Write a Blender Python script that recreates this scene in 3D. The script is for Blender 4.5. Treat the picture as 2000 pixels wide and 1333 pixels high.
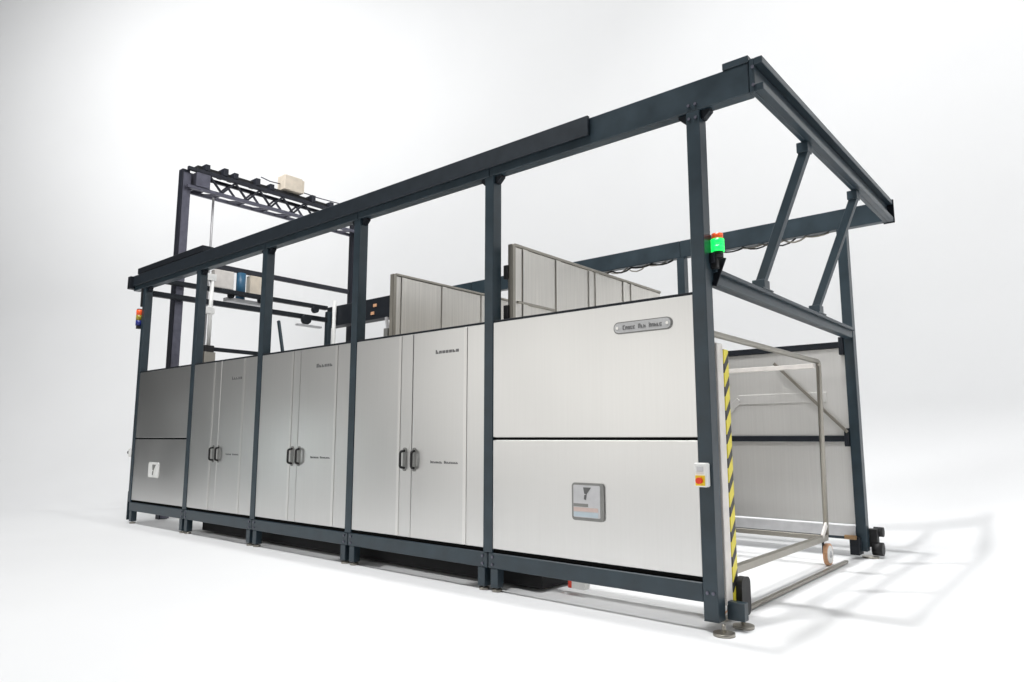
import bpy, bmesh, math, random
from mathutils import Vector, Matrix
random.seed(7)
S = bpy.context.scene
for o in list(bpy.data.objects): bpy.data.objects.remove(o)
C = S.collection

# ------------------------------------------------------------------ camera
cd = bpy.data.cameras.new("camera"); cam = bpy.data.objects.new("camera", cd); C.objects.link(cam)
RM = ((0.7643200909, 0.0890925259, 0.6386527385), (0.6448370326, -0.1056006465, -0.7569898974), (0.0, 0.9904095240, -0.1381628558))
cam.matrix_world = Matrix.Translation((2.17038949, -4.80196961, 1.35)) @ Matrix(RM).to_4x4()
cd.sensor_width = 36; cd.lens = 24.516; cd.clip_end = 300; cd.clip_start = .05
S.camera = cam
# ------------------------------------------------------------------ world + studio lamps
W = bpy.data.worlds.new("World"); S.world = W; W.use_nodes = True
W.node_tree.nodes['Background'].inputs[0].default_value = (.93, .96, 1, 1)
W.node_tree.nodes['Background'].inputs[1].default_value = .045

def area(name, loc, target, w, h, power, col=(1, 1, 1), spread=math.pi):
    l = bpy.data.lights.new(name, 'AREA'); l.shape = 'RECTANGLE'; l.size = w; l.size_y = h
    l.energy = power; l.color = col; l.spread = spread
    o = bpy.data.objects.new(name, l); C.objects.link(o); o.location = loc
    o.rotation_euler = (Vector(target) - Vector(loc)).to_track_quat('-Z', 'Y').to_euler()
    return o
area("front_softbox", (-7.2, -10.5, 3.4), (-6.6, 0, 2.9), 12.6, 6.2, 300, (1, .985, .955))
area("front_softbox_left", (-17.2, -9.8, 4.2), (-10.0, 0, 3.6), 8, 5.0, 42, (1, .99, .97))
area("overhead_bank", (-7.0, -4.2, 10.8), (-7.0, -3.8, 0), 9, 5, 150)
area("backdrop_wash", (-5.6, -2.6, 13.0), (-5.2, 7.4, 7.4), 13, 2.5, 1220)
area("backdrop_wash_left", (-11.5, -5.0, 17.0), (-19.0, 3.2, 6.5), 6, 2.5, 560, (1, 1, 1), math.radians(105))
area("end_lamp", (.42, .9, 20.0), (.6, 1.8, 0), .6, .6, 350, (1, 1, 1), math.radians(80))
area("end_lamp_second", (-1.6, -4.4, 20.0), (.2, 1.5, 0), .6, .6, 330, (1, 1, 1), math.radians(80))
for k, (x, y) in enumerate(((-14.4, -5.5), (-13.7, -5.6), (-12.7, -5.7))):
    area("strip_lamp_%d" % (k + 1), (x, y, 1.0), (-5.2, 0, 1.1), .09, 1.5 + .3 * (k == 1), 4, (.92, 1, 1))

S.view_settings.view_transform = 'Standard'; S.view_settings.look = 'None'
S.view_settings.exposure = 0; S.view_settings.gamma = 1
S.render.engine = 'CYCLES'

# ------------------------------------------------------------------ materials
def nmat(name):
    m = bpy.data.materials.new(name); m.use_nodes = True
    return m, m.node_tree.nodes, m.node_tree.links, m.node_tree.nodes['Principled BSDF']
def simple(name, col, rough=.5, metal=0., noise=.08, scale=9., bump=.0, emit=None, coat=0., spec=.5):
    m, n, l, b = nmat(name)
    tc = n.new('ShaderNodeTexCoord'); nz = n.new('ShaderNodeTexNoise'); nz.inputs['Scale'].default_value = scale; nz.inputs['Detail'].default_value = 6
    l.new(tc.outputs['Object'], nz.inputs['Vector'])
    mr = n.new('ShaderNodeMapRange'); mr.inputs[1].default_value = .3; mr.inputs[2].default_value = .7
    mr.inputs[3].default_value = 1 - noise; mr.inputs[4].default_value = 1 + noise; l.new(nz.outputs[0], mr.inputs[0])
    mx = n.new('ShaderNodeVectorMath'); mx.operation = 'SCALE'; mx.inputs[0].default_value = col
    l.new(mr.outputs[0], mx.inputs['Scale']); l.new(mx.outputs[0], b.inputs['Base Color'])
    mr2 = n.new('ShaderNodeMapRange'); mr2.inputs[3].default_value = max(.02, rough - .07); mr2.inputs[4].default_value = min(1, rough + .07)
    l.new(nz.outputs[0], mr2.inputs[0]); l.new(mr2.outputs[0], b.inputs['Roughness'])
    b.inputs['Metallic'].default_value = metal; b.inputs['Coat Weight'].default_value = coat
    b.inputs['Specular IOR Level'].default_value = spec
    if bump:
        bp = n.new('ShaderNodeBump'); bp.inputs['Strength'].default_value = bump; bp.inputs['Distance'].default_value = .004
        l.new(nz.outputs[0], bp.inputs['Height']); l.new(bp.outputs[0], b.inputs['Normal'])
    if emit:
        b.inputs['Emission Color'].default_value = (*emit[:3], 1); b.inputs['Emission Strength'].default_value = emit[3]
    return m
def steel(name, col, rough, streak=.06, metal=1., bend=0.):
    m, n, l, b = nmat(name)
    tc = n.new('ShaderNodeTexCoord'); oi = n.new('ShaderNodeObjectInfo')
    mp = n.new('ShaderNodeMapping'); mp.inputs['Scale'].default_value = (60, 60, 1.1)
    ad = n.new('ShaderNodeVectorMath'); ad.operation = 'ADD'
    cb = n.new('ShaderNodeCombineXYZ'); ml = n.new('ShaderNodeMath'); ml.operation = 'MULTIPLY'; ml.inputs[1].default_value = 37
    l.new(oi.outputs['Random'], ml.inputs[0])
    for i in range(3): l.new(ml.outputs[0], cb.inputs[i])
    l.new(tc.outputs['Object'], ad.inputs[0]); l.new(cb.outputs[0], ad.inputs[1]); l.new(ad.outputs[0], mp.inputs['Vector'])
    nz = n.new('ShaderNodeTexNoise'); nz.inputs['Scale'].default_value = 1.; nz.inputs['Detail'].default_value = 4; l.new(mp.outputs[0], nz.inputs['Vector'])
    n2 = n.new('ShaderNodeTexNoise'); n2.inputs['Scale'].default_value = .8; n2.inputs['Detail'].default_value = 1; l.new(ad.outputs[0], n2.inputs['Vector'])
    mr = n.new('ShaderNodeMapRange'); mr.inputs[1].default_value = .25; mr.inputs[2].default_value = .75
    mr.inputs[3].default_value = 1 - streak; mr.inputs[4].default_value = 1 + streak; l.new(nz.outputs[0], mr.inputs[0])
    mx = n.new('ShaderNodeVectorMath'); mx.operation = 'SCALE'; mx.inputs[0].default_value = col
    l.new(mr.outputs[0], mx.inputs['Scale']); l.new(mx.outputs[0], b.inputs['Base Color'])
    r = n.new('ShaderNodeMapRange'); r.inputs[1].default_value = .3; r.inputs[2].default_value = .7
    r.inputs[3].default_value = rough - .025; r.inputs[4].default_value = rough + .03; l.new(n2.outputs[0], r.inputs[0])
    l.new(r.outputs[0], b.inputs['Roughness'])
    bp = n.new('ShaderNodeBump'); bp.inputs['Strength'].default_value = .22; bp.inputs['Distance'].default_value = .02
    l.new(n2.outputs[0], bp.inputs['Height']); l.new(bp.outputs[0], b.inputs['Normal'])
    b.inputs['Metallic'].default_value = metal
    b.inputs['Coat Weight'].default_value = bend; b.inputs['Coat Roughness'].default_value = .07
    return m
M = {}
M['panel'] = steel('brushed_stainless', (.70, .695, .68), .315, .014, 1., .0)
M['inner'] = steel('inner_stainless', (.74, .73, .71), .42, .03, .7)
M['part'] = steel('partition_steel', (.72, .695, .65), .34, .09, .9)
M['tube'] = steel('tube_steel', (.36, .34, .30), .38, .03, 1.)
M['trim'] = simple('bright_trim', (.80, .79, .76), .34, 1., .03)
M['rib'] = steel('bright_rib', (.78, .77, .75), .34, .01)
M['frame'] = simple('slate_paint', (.022, .038, .050), .36, 0, .20, 5, .04, spec=.5)
M['dark'] = simple('dark_paint', (.010, .013, .018), .5, 0, .15, 8, spec=.3)
M['black'] = simple('black_rubber', (.008, .008, .009), .6)
M['gap'] = simple('black_seal', (.004, .004, .004), .9, spec=.1)
M['gantry'] = simple('gantry_paint', (.014, .016, .026), .5, .1, .15)
M['gantry_light'] = simple('gantry_galvanised', (.13, .13, .165), .4, .7, .15)
M['cream'] = simple('cream_sheet', (.78, .74, .70), .45)
M['beige'] = simple('beige_enclosure', (.78, .69, .57), .5)
M['white'] = simple('white_plastic', (.82, .82, .80), .4)
M['blue'] = simple('blue_motor', (.03, .12, .22), .4)
M['grey'] = simple('grey_plate', (.24, .24, .23), .4, .3)
M['ltgrey'] = simple('light_grey_plate', (.55, .55, .56), .4, .3)
M['under_shade_box'] = simple('under_shade_dark', (.012, .012, .013), .7, spec=.2)  # near-black colour standing for the shade beneath the machine
M['tray'] = simple('tray_paint', (.014, .021, .029), .42, 0, .15, 8)
M['ink'] = simple('dark_lettering', (.12, .12, .12), .5)
M['letter_grey'] = simple('grey_lettering', (.16, .16, .16), .5)
M['brass'] = simple('brown_bronze', (.30, .18, .08), .5)
M['plate'] = simple('dull_name_plate', (.52, .52, .52), .45, .2)
M['pink'] = simple('salmon_stripe', (.60, .47, .43), .5)
M['sky'] = simple('pale_blue_stripe', (.50, .58, .63), .5)
M['red'] = simple('red_plastic', (.75, .04, .01), .35)
M['orange'] = simple('orange_tread', (.66, .36, .20), .5)
M['yellow'] = simple('yellow_plastic', (.85, .62, .02), .4)
M['amber'] = simple('amber_lens', (.35, .28, .02), .3)
M['bluelens'] = simple('blue_lens', (.01, .02, .22), .3)
M['green'] = simple('green_lens_lit', (.0, .45, .08), .3, emit=(.01, .9, .12, 1.3))
M['redlens'] = simple('red_lens', (.8, .10, .02), .3, emit=(.9, .1, .02, .25))
M['floor'] = simple('white_studio_floor', (.745, .75, .755), .8, 0, .01, .6, spec=.15)
M['tile'] = simple('white_floor_tile', (.76, .76, .745), .5, 0, .05, 2.2, spec=.3)
M['joint'] = simple('grey_joint', (.60, .60, .59), .7, 0, .2, 5)
M['drop'] = M['floor']
def hazard():
    m, n, l, b = nmat('hazard_tape')
    tc = n.new('ShaderNodeTexCoord'); sp = n.new('ShaderNodeSeparateXYZ'); l.new(tc.outputs['Object'], sp.inputs[0])
    a = n.new('ShaderNodeMath'); a.operation = 'MULTIPLY_ADD'; a.inputs[1].default_value = -1.1
    l.new(sp.outputs['Y'], a.inputs[0]); l.new(sp.outputs['Z'], a.inputs[2])
    d = n.new('ShaderNodeMath'); d.operation = 'DIVIDE'; d.inputs[1].default_value = .177; l.new(a.outputs[0], d.inputs[0])
    f = n.new('ShaderNodeMath'); f.operation = 'FRACT'; l.new(d.outputs[0], f.inputs[0])
    g = n.new('ShaderNodeMath'); g.operation = 'GREATER_THAN'; g.inputs[1].default_value = .60; l.new(f.outputs[0], g.inputs[0])
    mx = n.new('ShaderNodeMix'); mx.data_type = 'RGBA'; mx.inputs[6].default_value = (.82, .70, .05, 1); mx.inputs[7].default_value = (.012, .011, .014, 1)
    l.new(g.outputs[0], mx.inputs[0]); l.new(mx.outputs[2], b.inputs['Base Color']); b.inputs['Roughness'].default_value = .4
    return m
M['hazard'] = hazard()

# ------------------------------------------------------------------ builders
cache = {}
WLOC = {}
def link(name, me, parent, loc, label=None, kind=None, rot=None):
    o = bpy.data.objects.new(name, me); C.objects.link(o)
    p = Vector(loc)
    if parent is not None:
        o.parent = parent; o.location = p - WLOC[parent.name]
    else: o.location = p
    WLOC[o.name] = p
    if rot is not None: o.rotation_euler = rot
    if label: o['label'] = label
    if kind: o['kind'] = kind
    return o
def thing(name, label, cat, loc, group=None):
    o = link(name, None, None, loc, label); o['category'] = cat; o.empty_display_size = .2
    if group: o['group'] = group
    return o
def mesh_from(bm, name, mat):
    me = bpy.data.meshes.new(name); bm.to_mesh(me); bm.free()
    for mm in (mat if isinstance(mat, (list, tuple)) else [mat]): me.materials.append(mm)
    return me
def add_box(bm, x0, x1, y0, y1, z0, z1, bev=0.):
    r = bmesh.ops.create_cube(bm, size=1.)
    vs = r['verts']
    for v in vs: v.co = Vector(((x0 + x1) / 2 + v.co.x * abs(x1 - x0), (y0 + y1) / 2 + v.co.y * abs(y1 - y0), (z0 + z1) / 2 + v.co.z * abs(z1 - z0)))
    if bev > 0:
        es = list({e for v in vs for e in v.link_edges})
        bmesh.ops.bevel(bm, geom=es, offset=bev, segments=1, affect='EDGES')
def box(name, x0, x1, y0, y1, z0, z1, mat, parent, bev=.004, label=None):
    dx, dy, dz = abs(x1 - x0), abs(y1 - y0), abs(z1 - z0)
    bev = min(bev, .2 * min(dx, dy, dz))
    k = ('b', round(dx, 4), round(dy, 4), round(dz, 4), mat, round(bev, 5))
    if k not in cache:
        bm = bmesh.new(); add_box(bm, -dx / 2, dx / 2, -dy / 2, dy / 2, -dz / 2, dz / 2, bev)
        cache[k] = mesh_from(bm, name, M[mat])
    return link(name, cache[k], parent, ((x0 + x1) / 2, (y0 + y1) / 2, (z0 + z1) / 2), label)
def add_cyl(bm, p, q, r, seg=16, r2=None):
    p, q = Vector(p), Vector(q); d = q - p
    m = Matrix.Translation((p + q) / 2) @ d.to_track_quat('Z', 'Y').to_matrix().to_4x4()
    bmesh.ops.create_cone(bm, cap_ends=True, segments=seg, radius1=r, radius2=r if r2 is None else r2, depth=d.length, matrix=m)
def smooth(me, ang=.6):
    for p in me.polygons: p.use_smooth = len(p.vertices) <= 4
    return me
def cyl(name, p, q, r, mat, parent, seg=16, r2=None, label=None):
    bm = bmesh.new(); c = (Vector(p) + Vector(q)) / 2
    add_cyl(bm, Vector(p) - c, Vector(q) - c, r, seg, r2)
    me = mesh_from(bm, name, M[mat])
    if seg > 8:
        for f in me.polygons: f.use_smooth = len(f.vertices) == 4
    return link(name, me, parent, c, label)
def bar(name, p, q, w, d, mat, parent, bev=.003, up=(0, 0, 1)):
    """square bar from p to q; w across, d along 'up'"""
    p, q = Vector(p), Vector(q); c = (p + q) / 2; ax = (q - p); L = ax.length; ax.normalize()
    s = ax.cross(Vector(up))
    if s.length < 1e-4: s = ax.cross(Vector((0, 1, 0)))
    s.normalize(); u = s.cross(ax)
    bm = bmesh.new(); add_box(bm, -w / 2, w / 2, -d / 2, d / 2, -L / 2, L / 2, bev)
    mt = Matrix((s, u, ax)).transposed()
    bm.transform(mt.to_4x4())
    return link(name, mesh_from(bm, name, M[mat]), parent, c)
def sweep_bm(pts, r, seg=10):
    bm = bmesh.new(); rings = []
    pts = [Vector(p) for p in pts]; pu = None
    for i, p in enumerate(pts):
        t = (pts[min(i + 1, len(pts) - 1)] - pts[max(i - 1, 0)]).normalized()
        if pu is None:
            pu = t.cross(Vector((.3, .2, .93))).normalized()
        pu = (pu - t * pu.dot(t)).normalized(); w = t.cross(pu)
        rings.append([bm.verts.new(p + r * (math.cos(a) * pu + math.sin(a) * w)) for a in [2 * math.pi * k / seg for k in range(seg)]])
    for a, b in zip(rings, rings[1:]):
        for k in range(seg): bm.faces.new((a[k], a[(k + 1) % seg], b[(k + 1) % seg], b[k]))
    bm.faces.new(rings[0][::-1]); bm.faces.new(rings[-1])
    bmesh.ops.recalc_face_normals(bm, faces=bm.faces[:])
    return bm
def tube(name, pts, r, mat, parent, seg=10, label=None):
    c = Vector(pts[0]); bm = sweep_bm([Vector(p) - c for p in pts], r, seg)
    me = mesh_from(bm, name, M[mat]); 
    for f in me.polygons: f.use_smooth = len(f.vertices) == 4
    return link(name, me, parent, c, label)
def rounded(pts, rad, n=6):
    pts = [Vector(p) for p in pts]; out = [pts[0]]
    for a, b, c in zip(pts, pts[1:], pts[2:]):
        u = (a - b).normalized(); v = (c - b).normalized()
        s, e = b + u * rad, b + v * rad
        for k in range(n + 1):
            t = k / n; out.append((1 - t) ** 2 * s + 2 * t * (1 - t) * b + t * t * e)
    out.append(pts[-1]); return out
def round_plate(name, x0, x1, z0, z1, y0, y1, rad, mat, parent, n=6, label=None):
    """rounded rectangle standing in the x-z plane, from y0 (front) to y1"""
    bm = bmesh.new(); cx, cz = (x0 + x1) / 2, (z0 + z1) / 2; w, h = (x1 - x0) / 2, (z1 - z0) / 2
    pr = []
    for sx, sz, a0 in ((1, 1, 0), (-1, 1, 90), (-1, -1, 180), (1, -1, 270)):
        for k in range(n + 1):
            a = math.radians(a0 + 90 * k / n); pr.append((sx * (w - rad) + rad * math.cos(a), sz * (h - rad) + rad * math.sin(a)))
    f = [bm.verts.new((x, (y0 - y1) / 2, z)) for x, z in pr]; b = [bm.verts.new((x, (y1 - y0) / 2, z)) for x, z in pr]
    bm.faces.new(f); bm.faces.new(b[::-1])
    for i in range(len(f)):
        j = (i + 1) % len(f); bm.faces.new((f[i], b[i], b[j], f[j]))
    bmesh.ops.recalc_face_normals(bm, faces=bm.faces[:])
    return link(name, mesh_from(bm, name, M[mat]), parent, (cx, (y0 + y1) / 2, cz), label)
def letters(x0, x1, z0, z1, y, groups, mat, parent, label=None, wt=.22):
    """small raised letter strokes, too small in the photo to be read"""
    bm = bmesh.new(); rnd = random.Random(int(abs(x0) * 1000))
    tot = sum(groups) + (len(groups) - 1) * 1.1; cw = (x1 - x0) / tot; x = x0; h = z1 - z0; t = cw * wt
    for gi, g in enumerate(groups):
        for k in range(g):
            hh = h if k == 0 else h * .72; a, b = x + cw * .1, x + cw * .88
            st = [(a, a + t, z0, z0 + hh)]
            kind = rnd.randrange(4)
            if kind in (0, 1): st += [(a + t, b, z0 + hh - t, z0 + hh)]
            if kind in (0, 2): st += [(a + t, b, z0, z0 + t)]
            if kind in (1, 3): st += [(b - t, b, z0 + (t if kind == 2 else 0), z0 + hh - t)]
            if kind in (2, 3): st += [(a + t, b - t, z0 + hh * .5 - t / 2, z0 + hh * .5 + t / 2)]
            for s in st: add_box(bm, s[0], s[1], y - .003, y, s[2], s[3])
            x += cw
        x += cw * 1.1
    c = Vector(((x0 + x1) / 2, y, (z0 + z1) / 2)); bmesh.ops.translate(bm, verts=bm.verts[:], vec=-c)
    return link('lettering', mesh_from(bm, 'lettering', M[mat]), parent, c, label, 'stuff')

# ------------------------------------------------------------------ the setting
def floor_and_backdrop():
    bm = bmesh.new(); vs = [bm.verts.new(p) for p in ((-10, -12, 0), (10, -12, 0), (10, 10, 0), (-23, 10, 0), (-23, -1.2, 0), (-14, -5, 0))]; bm.faces.new(vs)
    fl = link('floor', mesh_from(bm, 'floor', M['floor']), None, (0, 0, 0), 'white studio floor', 'structure')
    # sweep of seamless backdrop: plan path, cove at the foot, wall above
    ctrl = [(-23.0, -.9), (-19.6, 1.7), (-15.6, 4.6), (-11.4, 6.7), (-6.6, 7.6), (-2.2, 7.7), (1.4, 6.7), (4.2, 4.2), (6.0, .4), (6.5, -3.2)]
    def cr(p0, p1, p2, p3, t):
        return tuple(.5 * (2 * b + (c - a) * t + (2 * a - 5 * b + 4 * c - d) * t * t + (-a + 3 * b - 3 * c + d) * t ** 3) for a, b, c, d in zip(p0, p1, p2, p3))
    path = []
    for i in range(len(ctrl) - 1):
        P = [ctrl[max(i - 1, 0)], ctrl[i], ctrl[i + 1], ctrl[min(i + 2, len(ctrl) - 1)]]
        for k in range(8): path.append(cr(*P, k / 8))
    path.append(ctrl[-1])
    bm = bmesh.new(); rows = []
    for i, p in enumerate(path):
        a = Vector(path[max(i - 1, 0)]); b = Vector(path[min(i + 1, len(path) - 1)]); t = (b - a).normalized()
        inn = Vector((t.y, -t.x))   # towards the machine
        col = []; R = 1.9 + 3.4 * min(1, max(0, (-7 - p[0]) / 9)) ** 1.3
        for k in range(21):
            an = math.pi / 2 * k / 20; off = R * (1 - math.sin(an)); z = R * (1 - math.cos(an))
            q = Vector(p) + inn * off; col.append(bm.verts.new((q.x, q.y, z + .0005)))
        col.append(bm.verts.new((p[0], p[1], 24)))
        # back side, a few millimetres thick sheet
        rows.append(col)
    for a, b in zip(rows, rows[1:]):
        for k in range(len(a) - 1): bm.faces.new((a[k], b[k], b[k + 1], a[k + 1]))
    bmesh.ops.recalc_face_normals(bm, faces=bm.faces[:])
    me = mesh_from(bm, 'backdrop', M['drop'])
    for f in me.polygons: f.use_smooth = True
    o = link('backdrop', me, None, (0, 0, 0), 'pale grey seamless curved studio backdrop behind the machine', 'structure')
floor_and_backdrop()

# ------------------------------------------------------------------ the machine
mc = thing('industrial_machine', 'long slate-grey framed industrial machine with stainless panels, doors and an open roof frame', 'machine', (-5, 2, 0))
J = [-.055, -2.17, -4.22, -6.20, -8.06, -9.96]
HW = .055; D = 4.1
ZB0, ZB1 = .20, .335; ZP0, ZP1, ZS = .37, 2.42, 1.346
ZR0, ZR1 = 3.86, 4.10
# posts
for i, x in enumerate(J):
    a, b = x - HW, x + HW
    if i == 5: a, b = x - .05, x + .05
    for y0 in (0, D - .1):
        if y0 > 0 and i == 5: continue
        p = box('post', a, b, y0, y0 + .12, (.08 if i == 0 else ZB1), ZR0, 'frame', mc)
        if y0 == 0:
            # small bolted corner gussets under the roof beam
            for s in (-1, 1):
                e = a if s < 0 else b
                bm = bmesh.new()
                v = [(0, 0), (s * .075, 0), (s * .075, -.02), (s * .02, -.07), (0, -.07)]
                f = [bm.verts.new((u, -.03, w)) for u, w in v]; g = [bm.verts.new((u, .03, w)) for u, w in v]
                bm.faces.new(f); bm.faces.new(g[::-1])
                for k in range(5): bm.faces.new((f[k], g[k], g[(k + 1) % 5], f[(k + 1) % 5]))
                bmesh.ops.recalc_face_normals(bm, faces=bm.faces[:])
                link('gusset', mesh_from(bm, 'gusset', M['dark']), p, (e + s * .001, .06, ZR0 - .001))
# rear left post sits inboard
box('post', -10.0, -9.9, 3.6, 3.7, .08, 3.95, 'frame', mc)
# base beams, legs and feet
def foot(par, x, y, r=.055, h=.08):
    cyl('foot', (x, y, h - .005), (x, y, .014), .014, 'tube', par, 10)
    cyl('foot_disc', (x, y, .022), (x, y, .001), r, 'tube', par, 20, r * .45 if False else None)
def leg(x0, x1, y0, y1, z0, z1=ZB0, disc=.045):
    l = box('leg', x0, x1, y0, y1, z0, z1, 'frame', mc)
    foot(l, (x0 + x1) / 2, (y0 + y1) / 2, disc, z0)
    return l
for i in range(5):
    xr, xl = J[i], J[i + 1]
    for y0 in (0.002, D - .1):
        box('base_beam', xl + .006, xr - (.006 if i else HW), y0, y0 + .09, ZB0, ZB1, 'frame', mc, .006)
        leg(xl + .035, xl + .12, y0, y0 + .085, .035)
        if i: leg(xr - .12, xr - .035, y0, y0 + .085, .035)
    # top rail over the panels and dark mid rail on the rear
    box('panel_top_rail', xl + HW, xr - HW, .012, .062, ZP1, ZP1 + .022, 'dark', mc, .002)
    box('rear_rail', xl + HW, xr - HW, D - .1, D - .03, ZP1, ZP1 + .07, 'dark', mc, .003)
    box('rear_rail', xl + HW, xr - HW, D - .1, D - .03, ZS - .035, ZS + .035, 'dark', mc, .003)
    box('base_seal', xl + HW, xr - HW, .022, .05, ZB1, ZP0, 'gap', mc, .001)
box('leg', J[0] - HW, J[0] + HW, .0, .12, .075, .0799, 'frame', mc, .001)
cr0 = box('corner_shoe', J[0] + HW + .001, J[0] + HW + .13, .14, .21, .075, .20, 'frame', mc)
foot(cr0, .035, .0, .075, .08); foot(cr0, .06, .28, .075, .12)
box('corner_shoe', J[5] - .07, J[5] - .05, .0, .12, .05, .5, 'frame', mc)
# base cross beam of each module and an added dark box standing for the shade under modules 2-4
for i in (1, 2, 3, 4, 5):
    box('cross_beam', J[i] - .10, J[i] - .02, .095, D - .11, ZB0, ZB1 - .01, 'frame', mc)
box('under_shade_box', -8.0, -1.75, .26, 3.9, .03, .33, 'under_shade_box', mc)
box('drain_pipe', -1.50, -1.36, .35, .43, .06, .13, 'white', mc)
box('drain_cap', -1.54, -1.50, .35, .43, .06, .13, 'red', mc)
# sheet panels
def sheet(x0, x1, z0, z1, name='side_panel', mat='panel', par=mc, y=.008):
    return box(name, x0, x1, y, y + .022, z0, z1, mat, par, .005)
for i in (0, 4):
    xr, xl = J[i] - HW, J[i + 1] + HW
    up = sheet(xl, xr, ZS + .012, ZP1, 'side_panel'); lo = sheet(xl, xr, ZP0, ZS - .012, 'side_panel')
    box('panel_seam', xl, xr, .024, .034, ZS - .012, ZS + .012, 'gap', mc, .001)
    if i == 0: panel_up, panel_lo = up, lo
    else: panel_lo4 = lo
doors = {1: (.80, 1.00, 1.75), 2: (.775, .94, 1.67), 3: (.66, .86, 1.48)}
labs = {1: ((-2.89, -2.56, 2.185, 2.225), (-2.94, -2.56, 1.113, 1.127)), 2: ((-4.93, -4.61, 2.18, 2.225), (-4.98, -4.6, 1.125, 1.138)), 3: ((-6.9, -6.63, 2.14, 2.185), (-6.96, -6.62, 1.132, 1.146))}
def handle(par, x, s):
    z0, z1 = 1.05, 1.225
    pts = rounded([(x, .006, z0), (x + s * .012, -.045, z0 + .01), (x + s * .012, -.045, z1 - .01), (x, .006, z1)], .02, 4)
    tube('handle', pts, .013, 'black', par, 8)
    round_plate('handle_plate', x - .028, x + .028, z0 - .03, z1 + .03, .003, .0078, .02, 'grey', par)
for i, (a, b, c) in doors.items():
    xl, xr = J[i + 1] + HW, J[i] - HW; j = J[i + 1]
    ld = sheet(xl, j + b - .003, ZP0, ZP1, 'door')
    box('door_rib', j + a - .02, j + a + .022, .002, .0079, ZP0 + .005, ZP1 - .005, 'rib', ld, .006)
    rd = sheet(j + b + .003, j + c - .004, ZP0, ZP1, 'door')
    box('door_seam', j + b - .004, j + b + .004, .026, .034, ZP0, ZP1, 'gap', mc, .001)
    box('hinge_strip', j + c - .022, j + c + .022, .002, .0079, ZP0 + .005, ZP1 - .005, 'rib', rd, .006)
    sheet(j + c + .004, xr, ZP0, ZP1, 'side_panel')
    handle(ld, j + b - .10, -1); handle(rd, j + b + .045, 1)
    (x0, x1, z0, z1), (u0, u1, w0, w1) = labs[i]
    letters(x0, x1, z0, z1, .008, [8 - i], 'letter_grey', rd, wt=.32)
    letters(u0, u1, w0 - .006, w1 + .006, .008, [7, 8], 'letter_grey', rd, wt=.28)
# name plate on the first upper panel
npz = 2.228
pl = round_plate('name_plate', -.80, -.285, npz - .048, npz + .048, -.004, .0078, .044, 'grey', panel_up, 8)
round_plate('name_plate_face', -.792, -.293, npz - .040, npz + .040, -.006, -.0041, .038, 'plate', pl, 8)
letters(-.715, -.365, npz - .018, npz + .018, -.006, [5, 3, 5], 'letter_grey', pl, wt=.26)
for x in (-.765, -.322): cyl('screw', (x, -.0061, npz), (x, -.009, npz), .012, 'trim', pl, 12)
# square emblem on the first lower panel
em = round_plate('emblem_plate', -1.232, -.922, .69, .99, -.006, .0078, .03, 'grey', panel_lo, 6)
round_plate('emblem_face', -1.214, -.955, .715, .972, -.009, -.0061, .012, 'ltgrey', em, 4)
def emblem_mark(par, x, z, s, y, mat='ink'):
    bm = bmesh.new()
    for poly in ([(-.3, .5), (.45, .5), (.02, -.05), (-.2, .0)], [(-.2, -.12), (.02, -.05), (-.05, -.5), (-.25, -.45)]):
        f = [bm.verts.new((s * u, -.0015, s * w)) for u, w in poly]; g = [bm.verts.new((s * u, .0015, s * w)) for u, w in poly]
        bm.faces.new(f); bm.faces.new(g[::-1])
        for k in range(4): bm.faces.new((f[k], g[k], g[(k + 1) % 4], f[(k + 1) % 4]))
    bmesh.ops.recalc_face_normals(bm, faces=bm.faces[:])
    return link('emblem_mark', mesh_from(bm, 'emblem_mark', M[mat]), par, (x, y, z))
emblem_mark(em, -1.085, .905, .10, -.0106)
box('emblem_stripe', -1.212, -1.07, -.011, -.0091, .80, .825, 'grey', em, .0005)
box('emblem_stripe', -1.212, -.975, -.011, -.0091, .763, .794, 'pink', em, .0005)
box('emblem_stripe', -1.212, -.975, -.011, -.0091, .72, .757, 'sky', em, .0005)
em4 = round_plate('emblem_plate', -9.33, -8.97, .75, .98, .0, .0078, .03, 'white', panel_lo4, 4)
emblem_mark(em4, -9.14, .865, .16, -.002, 'grey')

# roof beams
def beams(y0, y1):
    xs = [.399] + J[1:5] + [-10.42]; out = []
    for a, b in zip(xs, xs[1:]): out.append(box('roof_beam', b + .002, a - .002, y0, y1, ZR0, ZR1, 'frame', mc, .006))
    return out
def bolt(x, y, z, par):
    k = 'bolt'
    if k not in cache:
        bm = bmesh.new(); add_cyl(bm, (0, 0, 0), (0, -.010, 0), .013, 6); cache[k] = mesh_from(bm, 'bolt', M['gantry_light'])
    return link('bolt', cache[k], par, (x, y, z))
rb = beams(.0, .11)[0]
for i, x in enumerate(J):
    for s in (-1, 1):
        if x > -1: bolt(x + s * .028, -.0001, ZR0 - .06, rb); bolt(x + s * .028, -.0001, ZR0 + .05, rb)
        for z in (ZB0 + .035, ZB1 - .035):
            if 0 < i < 5: bolt(x + s * .06, .0019, z, mc)
for x in (J[0] - .02, J[0] + .025): bolt(x, -.0001, .27, mc)
bolt(.43, -.0001, ZR0 + .05, rb); bolt(.43, -.0001, ZR1 - .05, rb)
box('end_cap', .20, .40, -.006, .14, ZR1 + .001, ZR1 + .055, 'frame', rb)
box('cable_tray', -10.40, -1.0, -.035, -.001, ZR0 + .075, ZR1 + .012, 'tray', mc, .004)
box('upper_tray', -10.25, -7.95, -.02, .16, ZR1 + .03, ZR1 + .13, 'dark', mc, .006)
box('beam_end_block', -10.47, -10.36, -.085, .10, ZR0 + .03, ZR1 + .005, 'dark', mc)
beams(D - .1, D + .01)
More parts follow.
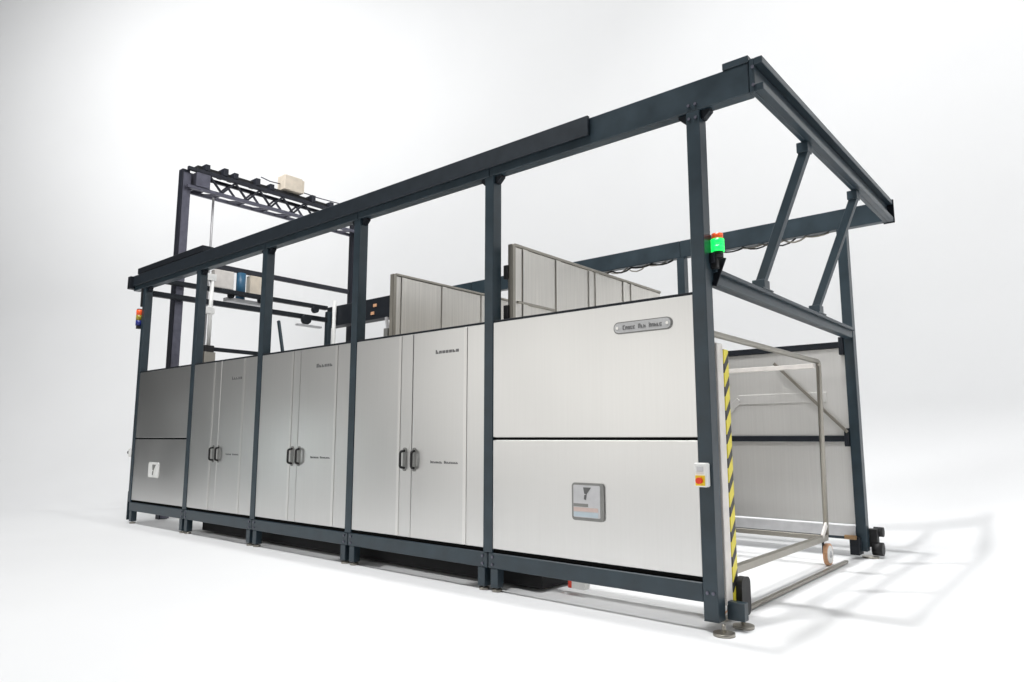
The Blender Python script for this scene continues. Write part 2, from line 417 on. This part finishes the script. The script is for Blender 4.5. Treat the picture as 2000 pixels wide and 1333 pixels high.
box('rear_drive_box', -10.15, -8.1, D - .35, D - .11, 3.66, 4.08, 'dark', mc, .01)
for x, z in ((-8.55, 3.93), (-8.62, 3.78)): box('warning_lamp', x - .05, x + .05, D - .37, D - .351, z - .03, z + .03, 'orange', mc)
# overhanging end beam: a channel with lips
eb = box('end_beam', .40, .44, .0, D, ZR0, ZR1 + .02, 'frame', mc, .004)
box('beam_lip', .4405, .50, .0, D, ZR1 - .035, ZR1 + .02, 'frame', eb, .004)
box('beam_lip', .4405, .50, .0, D, ZR0, ZR0 + .055, 'frame', eb, .004)
box('beam_end_plate', .39, .51, D + .001, D + .016, ZR0 - .01, ZR1 + .03, 'dark', eb, .003)
# lower end truss beam with slanted struts
tb = box('end_truss_beam', -.095, -.005, .122, D - .102, 2.52, 2.63, 'frame', mc, .006)
box('beam_lip', -.004, .03, .13, D - .11, 2.60, 2.63, 'frame', tb, .003)
for y in (1.18, 2.72):
    s = bar('strut', (-.02, y, 2.70), (.42, y, 3.80), .075, .075, 'frame', mc)
    box('strut_foot', -.08, .03, y - .055, y + .075, 2.631, 2.72, 'frame', s)
    box('strut_head', .36, .455, y - .055, y + .06, 3.77, 3.859, 'frame', s)
    box('foot_plate', -.09, .035, y - .10, y + .15, 2.631, 2.645, 'frame', s, .002)
bar('flange_plate', (-.02, .14, 2.50), (.04, .20, 2.72), .09, .012, 'dark', mc, .002, (0, 1, 0))
box('post_bracket', .001, .04, .08, .16, 2.66, 2.74, 'dark', mc)
# corner brackets on the rear right post
for z in (ZP1, ZS): box('post_bracket', -.16, -.111, D - .14, D - .03, z - .09, z + .12, 'dark', mc)
# rear side: inner panels, skirting
for i in range(5):
    xr, xl = J[i] - HW, J[i + 1] + HW
    box('rear_panel', xl, xr, D - .07, D - .045, ZS + .036, ZP1 - .001, 'inner', mc, .004)
    box('rear_panel', xl, xr, D - .07, D - .045, ZP0, ZS - .036, 'inner', mc, .004)
    box('rear_skirt', xl, xr, D - .13, D - .101, .235, .36, 'ltgrey', mc, .004)
# raised strips imitating the frame's shadow on the near rear panel; diagonal brace
box('frame_shadow_strip', -1.42, -.35, D - .082, D - .0705, 1.78, 1.90, 'inner', mc, .006)
bar('frame_shadow_strip', (-1.42, D - .077, 1.84), (-1.78, D - .077, 1.50), .08, .010, 'inner', mc, .003, (0, 1, 0))
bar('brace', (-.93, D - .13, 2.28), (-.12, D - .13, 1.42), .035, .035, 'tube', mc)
# rear right corner running gear
box('roller_block', -.02, .08, D + .02, D + .12, .12, .32, 'black', mc)
cyl('roller', (.02, D + .155, .28), (.12, D + .155, .28), .055, 'black', mc)
cyl('roller', (.02, D + .06, .10), (.13, D + .06, .10), .075, 'black', mc)
box('roller_block', -.16, -.06, D - .20, D - .02, .045, .24, 'dark', mc)
cyl('roller_axle', (-.20, D - .22, .24), (-.08, D - .22, .24), .025, 'brass', mc)
cyl('foot_disc', (.0, D + .02, .02), (.0, D + .02, .001), .09, 'tube', mc)
# guard sheet and hazard strip by the front post
gd = box('guard_sheet', -.02, .008, .135, .24, .17, 2.06, 'cream', mc)
box('hazard_strip', -.012, .014, .2405, .325, .12, 2.02, 'hazard', gd, .002)
bm = bmesh.new()
round_plate('actuator', -.08, .08, .09, .36, 0, .06, .05, 'black', mc).rotation_euler = (0, 0, math.radians(90))
ac = bpy.data.objects['actuator']; ac.location = Vector((.03, .36, .205)) - WLOC[mc.name]; WLOC['actuator'] = Vector((.03, .36, .205))
box('actuator_bracket', -.03, .02, .24, .32, .08, .119, 'dark', mc)
# white switch boxes with rotary main switch
def switch(x0, x1, z0, z1, y, par):
    b = box('switch_box', x0, x1, y - .065, y, z0, z1, 'white', par, .008)
    xm = (x0 + x1) / 2 + .0; w = (x1 - x0) * .38
    box('switch_plate', xm - w, xm + w, y - .071, y - .0651, z0 + .01, z0 + .01 + 2 * w, 'yellow', b, .001)
    cyl('switch_knob', (xm, y - .0711, z0 + .01 + w), (xm, y - .10, z0 + .01 + w), w * .62, 'red', b, 16)
    box('switch_label', xm - w * .7, xm + w * .7, y - .069, y - .0651, z1 - .06, z1 - .025, 'ltgrey', b, .0005)
switch(-.115, -.02, 1.005, 1.175, -.001, mc)
lb = box('switch_box', -10.14, -10.011, .0, .10, 1.05, 1.19, 'white', mc, .01)
cyl('switch_knob', (-10.141, .05, 1.12), (-10.20, .05, 1.12), .04, 'black', lb)
# signal towers
def beacon(x, y, z, cols, r=.045, h=.055):
    base = cyl('signal_lamp', (x, y, z), (x, y, z + .05), r * .8, 'black', mc)
    zz = z + .051
    for c in cols:
        cyl('lens', (x, y, zz), (x, y, zz + h - .004), r, c, base, 20); zz += h
    cyl('lamp_cap', (x, y, zz), (x, y, zz + (.04 if cols[0] == 'green' else .012)), r * .86, 'black' if cols[0] != 'green' else 'redlens', base)
    return base
beacon(.045, .14, 2.70, ['green', 'green'], .05, .05)
box('lamp_bracket', .0, .05, .10, .15, 2.62, 2.709, 'black', mc)
beacon(-10.07, -.01, 3.17, ['bluelens', 'amber', 'redlens'], .05, .09)
box('lamp_bracket', -10.10, -10.04, .0, .06, 3.55, 3.86, 'black', mc)
# left end frame rails
box('end_beam', -10.0, -9.9, .12, 3.6, 3.73, 3.82, 'dark', mc, .006)
box('end_beam', -10.0, -9.9, .12, 3.6, 3.98, 4.06, 'dark', mc, .006)
box('end_rail', -9.98, -9.92, 1.15, 3.6, 2.90, 2.97, 'dark', mc, .006)
box('end_rail', -9.98, -9.92, .12, 3.6, 2.40, 2.46, 'dark', mc, .006)
box('end_panel', -9.97, -9.94, .12, 3.6, .37, 2.399, 'inner', mc)
tube('conduit', [(-9.86, 1.10, 2.86), (-9.86, 1.10, 4.24)], .035, 'white', mc)
for z in (3.55, 4.15): box('conduit_clip', -9.93, -9.82, .98, 1.16, z, z + .12, 'white', mc)
box('valve', -9.92, -9.78, 1.0, 1.2, 2.55, 2.86, 'tube', mc)
box('valve', -9.90, -9.80, 1.02, 1.18, 2.861, 2.98, 'black', mc)
tube('conduit', [(-9.82, 3.70, 2.3), (-9.82, 3.70, 4.18)], .04, 'white', mc)
cyl('knob', (-9.88, 3.05, 3.70), (-9.80, 3.05, 3.70), .10, 'dark', mc)
cyl('knob', (-9.88, 3.25, 3.93), (-9.80, 3.25, 3.93), .07, 'dark', mc)
box('sensor_plate', -9.9, -9.8, 2.85, 3.4, 3.56, 3.60, 'ltgrey', mc)
bar('brace', (-6.12, .2, 2.9), (-5.98, .2, 2.45), .035, .035, 'frame', mc)
# cross partitions standing above the panels
def partition(x, y0, y1, ztop, joints, rail):
    p = box('partition_sheet', x, x + .02, y0 + .05, y1, .5, ztop, 'part', mc)
    box('partition_edge', x - .02, x + .04, y0, y0 + .049, .5, ztop + .015, 'tube', p)
    box('partition_top', x - .012, x + .032, y0 + .05, y1, ztop + .001, ztop + .03, 'tube', p)
    for yj in joints:
        box('partition_rib', x + .0205, x + .032, yj - .04, yj + .04, .6, ztop - .003, 'part', p, .004)
    if rail: box('partition_rail', x + .0205, x + .035, y0 + .09, .84, 2.63, 2.655, 'tube', p)
    return p
partition(-2.04, .15, 3.10, 3.18, [.36, .90, 1.50, 1.63, 2.22, 2.40], True)
partition(-3.76, .14, 2.4, 3.15, [.31, .94, 1.63], False)
box('partition_hinge', -2.10, -2.05, .13, .19, 2.86, 2.99, 'black', mc)
box('partition_hinge', -2.10, -2.04, .13, .20, 2.47, 2.60, 'black', mc)
box('partition_hinge', -3.86, -3.79, .13, .20, 2.44, 2.56, 'grey', mc)
bar('brace', (-3.90, .2, 2.70), (-3.83, .2, 2.40), .03, .03, 'ltgrey', mc)
# cables slung under the rear roof beam
def sag(x0, x1, n, dz, z=ZR0 - .01, y=D - .06):
    pts = []
    for k in range(n):
        a, b = x0 + (x1 - x0) * k / n, x0 + (x1 - x0) * (k + 1) / n
        for t in (0, .25, .5, .75): pts.append((a + (b - a) * t, y, z - .55 * dz * 4 * t * (1 - t) * (0.6 + .4 * ((k * 7) % 3))))
    pts.append((x1, y, z)); return pts
tube('cable', sag(-4.0, -2.3, 5, .06), .012, 'black', mc, 6)
tube('cable', sag(-3.7, -2.4, 4, .09), .010, 'tube', mc, 6)
tube('cable', sag(-1.3, -.2, 4, .06), .012, 'tube', mc, 6)
tube('cable', sag(-1.6, -.6, 3, .08), .010, 'black', mc, 6)

# ------------------------------------------------------------------ wheeled rack in the near bay
rk = thing('wheeled_rack', 'tall steel tube rack on orange-rimmed wheels inside the open end', 'rack', (-1.1, 1.9, 0))
for x in (-.22, -1.9):
    pts = rounded([(x, .42, .32), (x, .42, 2.20), (x, 3.36, 2.20), (x, 3.27, .32)], .06, 5)
    tube('rack_hoop', pts, .028, 'tube', rk, 10)
    bar('bottom_rail', (x, .45, .30), (x, 3.24, .30), .06, .06, 'tube', rk)
for y, z in ((.45, 2.15), (3.30, 2.15), (.45, .30), (3.20, .30)): bar('long_rail', (-1.87, y, z), (-.25, y, z), .05, .05, 'cream' if z > 1 and y > 3 else 'tube', rk)
bar('corner_bracket', (-.20, 3.06, .32), (-.20, 3.22, .44), .02, .06, 'cream', rk)
def wheel(x, y):
    w = cyl('wheel', (x - .02, y, .118), (x + .02, y, .118), .115, 'orange', rk, 28)
    cyl('rim', (x - .026, y, .118), (x + .026, y, .118), .092, 'white', w, 24)
    cyl('hub', (x - .032, y, .118), (x + .032, y, .118), .035, 'ltgrey', w, 16)
    bar('fork', (x - .045, y, .12), (x - .045, y, .27), .012, .05, 'dark', w, .002, (0, 1, 0))
for x in (-.22, -1.9):
    for y in (.55, 3.29): wheel(x, y)

# floor rail across the opening
fr = box('floor_rail', -.13, -.09, .36, 3.55, .0075, .035, 'tube', None, .003); fr['label'] = 'thin steel rail lying on the floor across the open end'; fr['category'] = 'rail'

# ------------------------------------------------------------------ gantry behind the left end
gx = -10.15
gt = thing('gantry', 'dark lattice gantry on tall legs rising behind the far left end', 'gantry', (gx, 2.5, 0))
for y0, y1 in ((.54, .68), (4.30, 4.44)):
    g = box('leg', gx - .07, gx + .07, y0, y1, .0, 6.16, 'gantry', gt)
    box('leg_flange', gx + .071, gx + .085, y0 + .02, y1 + .02, .01, 6.1, 'gantry_light', g)
    box('base_plate', gx - .2, gx + .2, y0 - .1, y1 + .1, .001, .03, 'gantry', g) if False else None
box('tie_rail', gx - .04, gx + .04, .75, 4.27, 4.46, 4.55, 'gantry', gt)
trs = box('truss_chord', gx + .12, gx + .18, .6, 4.5, 6.13, 6.20, 'gantry', gt)
for x, z in ((-.18, 6.13), (.12, 5.80), (-.18, 5.80)): box('truss_chord', gx + x, gx + x + .06, .6, 4.5, z, z + .06, 'gantry_light' if z < 6 else 'gantry', gt)
n = 14
for k in range(n):
    ya, yb = .75 + (4.25 - .75) * k / n, .75 + (4.25 - .75) * (k + 1) / n
    for x in (-.15, .15):
        a, b = ((ya, 5.86), (yb, 6.13)) if k % 2 == 0 else ((ya, 6.13), (yb, 5.86))
        bar('lattice_strut', (gx + x, a[0], a[1]), (gx + x, b[0], b[1]), .035, .035, 'gantry' if x > 0 else 'gantry_light', gt)
    bar('lattice_strut', (gx - .12, ya, 5.83), (gx + .12, yb if k % 2 else ya, 5.83), .03, .03, 'gantry_light', gt)
box('drag_chain', gx - .06, gx + .08, .8, 4.3, 6.201, 6.30, 'black', gt, .01)
for k, y in enumerate((.9, 1.25, 1.45, 1.9, 2.2, 3.15, 3.6)): box('clamp', gx - .10, gx + .19, y, y + .09, 6.205, 6.32 + .03 * (k % 2), 'gantry', gt)
box('end_bracket', gx - .2, gx + .2, .74, 1.0, 5.86, 6.12, 'gantry_light', gt)
mb = box('motor_box', gx - .10, gx + .18, 2.52, 2.92, 6.31, 6.62, 'beige', gt, .01)
box('box_side', gx - .08, gx + .16, 2.9205, 2.98, 6.33, 6.60, 'beige', mb)
bpy.data.objects['motor_box'].location.z += 0
tube('wire', [(gx, 2.1, 6.47), (gx, 2.3, 6.44), (gx, 2.52, 6.45)], .012, 'gantry_light', gt, 6)
tube('wire', [(gx, 2.98, 6.42), (gx, 3.4, 6.40), (gx, 4.1, 6.42)], .012, 'gantry_light', gt, 6)
hc = tube('hanging_cable', [(gx, 1.17, 5.79), (gx, 1.17, 4.8), (gx, 1.16, 2.6)], .022, 'ltgrey', None, 8)
hc['label'] = 'thin pale cable hanging straight down from the lattice gantry'; hc['category'] = 'cable'
hs = thing('hoist', 'small hoist with blue motor and beige box hung between the far rails', 'hoist', (gx, 2, 3.95))
cyl('motor', (gx + .02, 1.79, 3.95), (gx + .02, 1.79, 4.455), .085, 'blue', hs, 20)
box('control_box', gx - .08, gx + .08, 1.95, 2.32, 4.06, 4.44, 'beige', hs, .01)
box('control_box', gx - .08, gx + .08, 1.25, 1.62, 4.10, 4.44, 'cream', hs, .01)
box('carriage', gx - .06, gx + .10, 1.5, 2.35, 3.88, 3.949, 'ltgrey', hs)
for y in (1.55, 2.15): cyl('roller', (gx + .10, y, 3.98), (gx + .16, y, 3.98), .06, 'dark', hs)
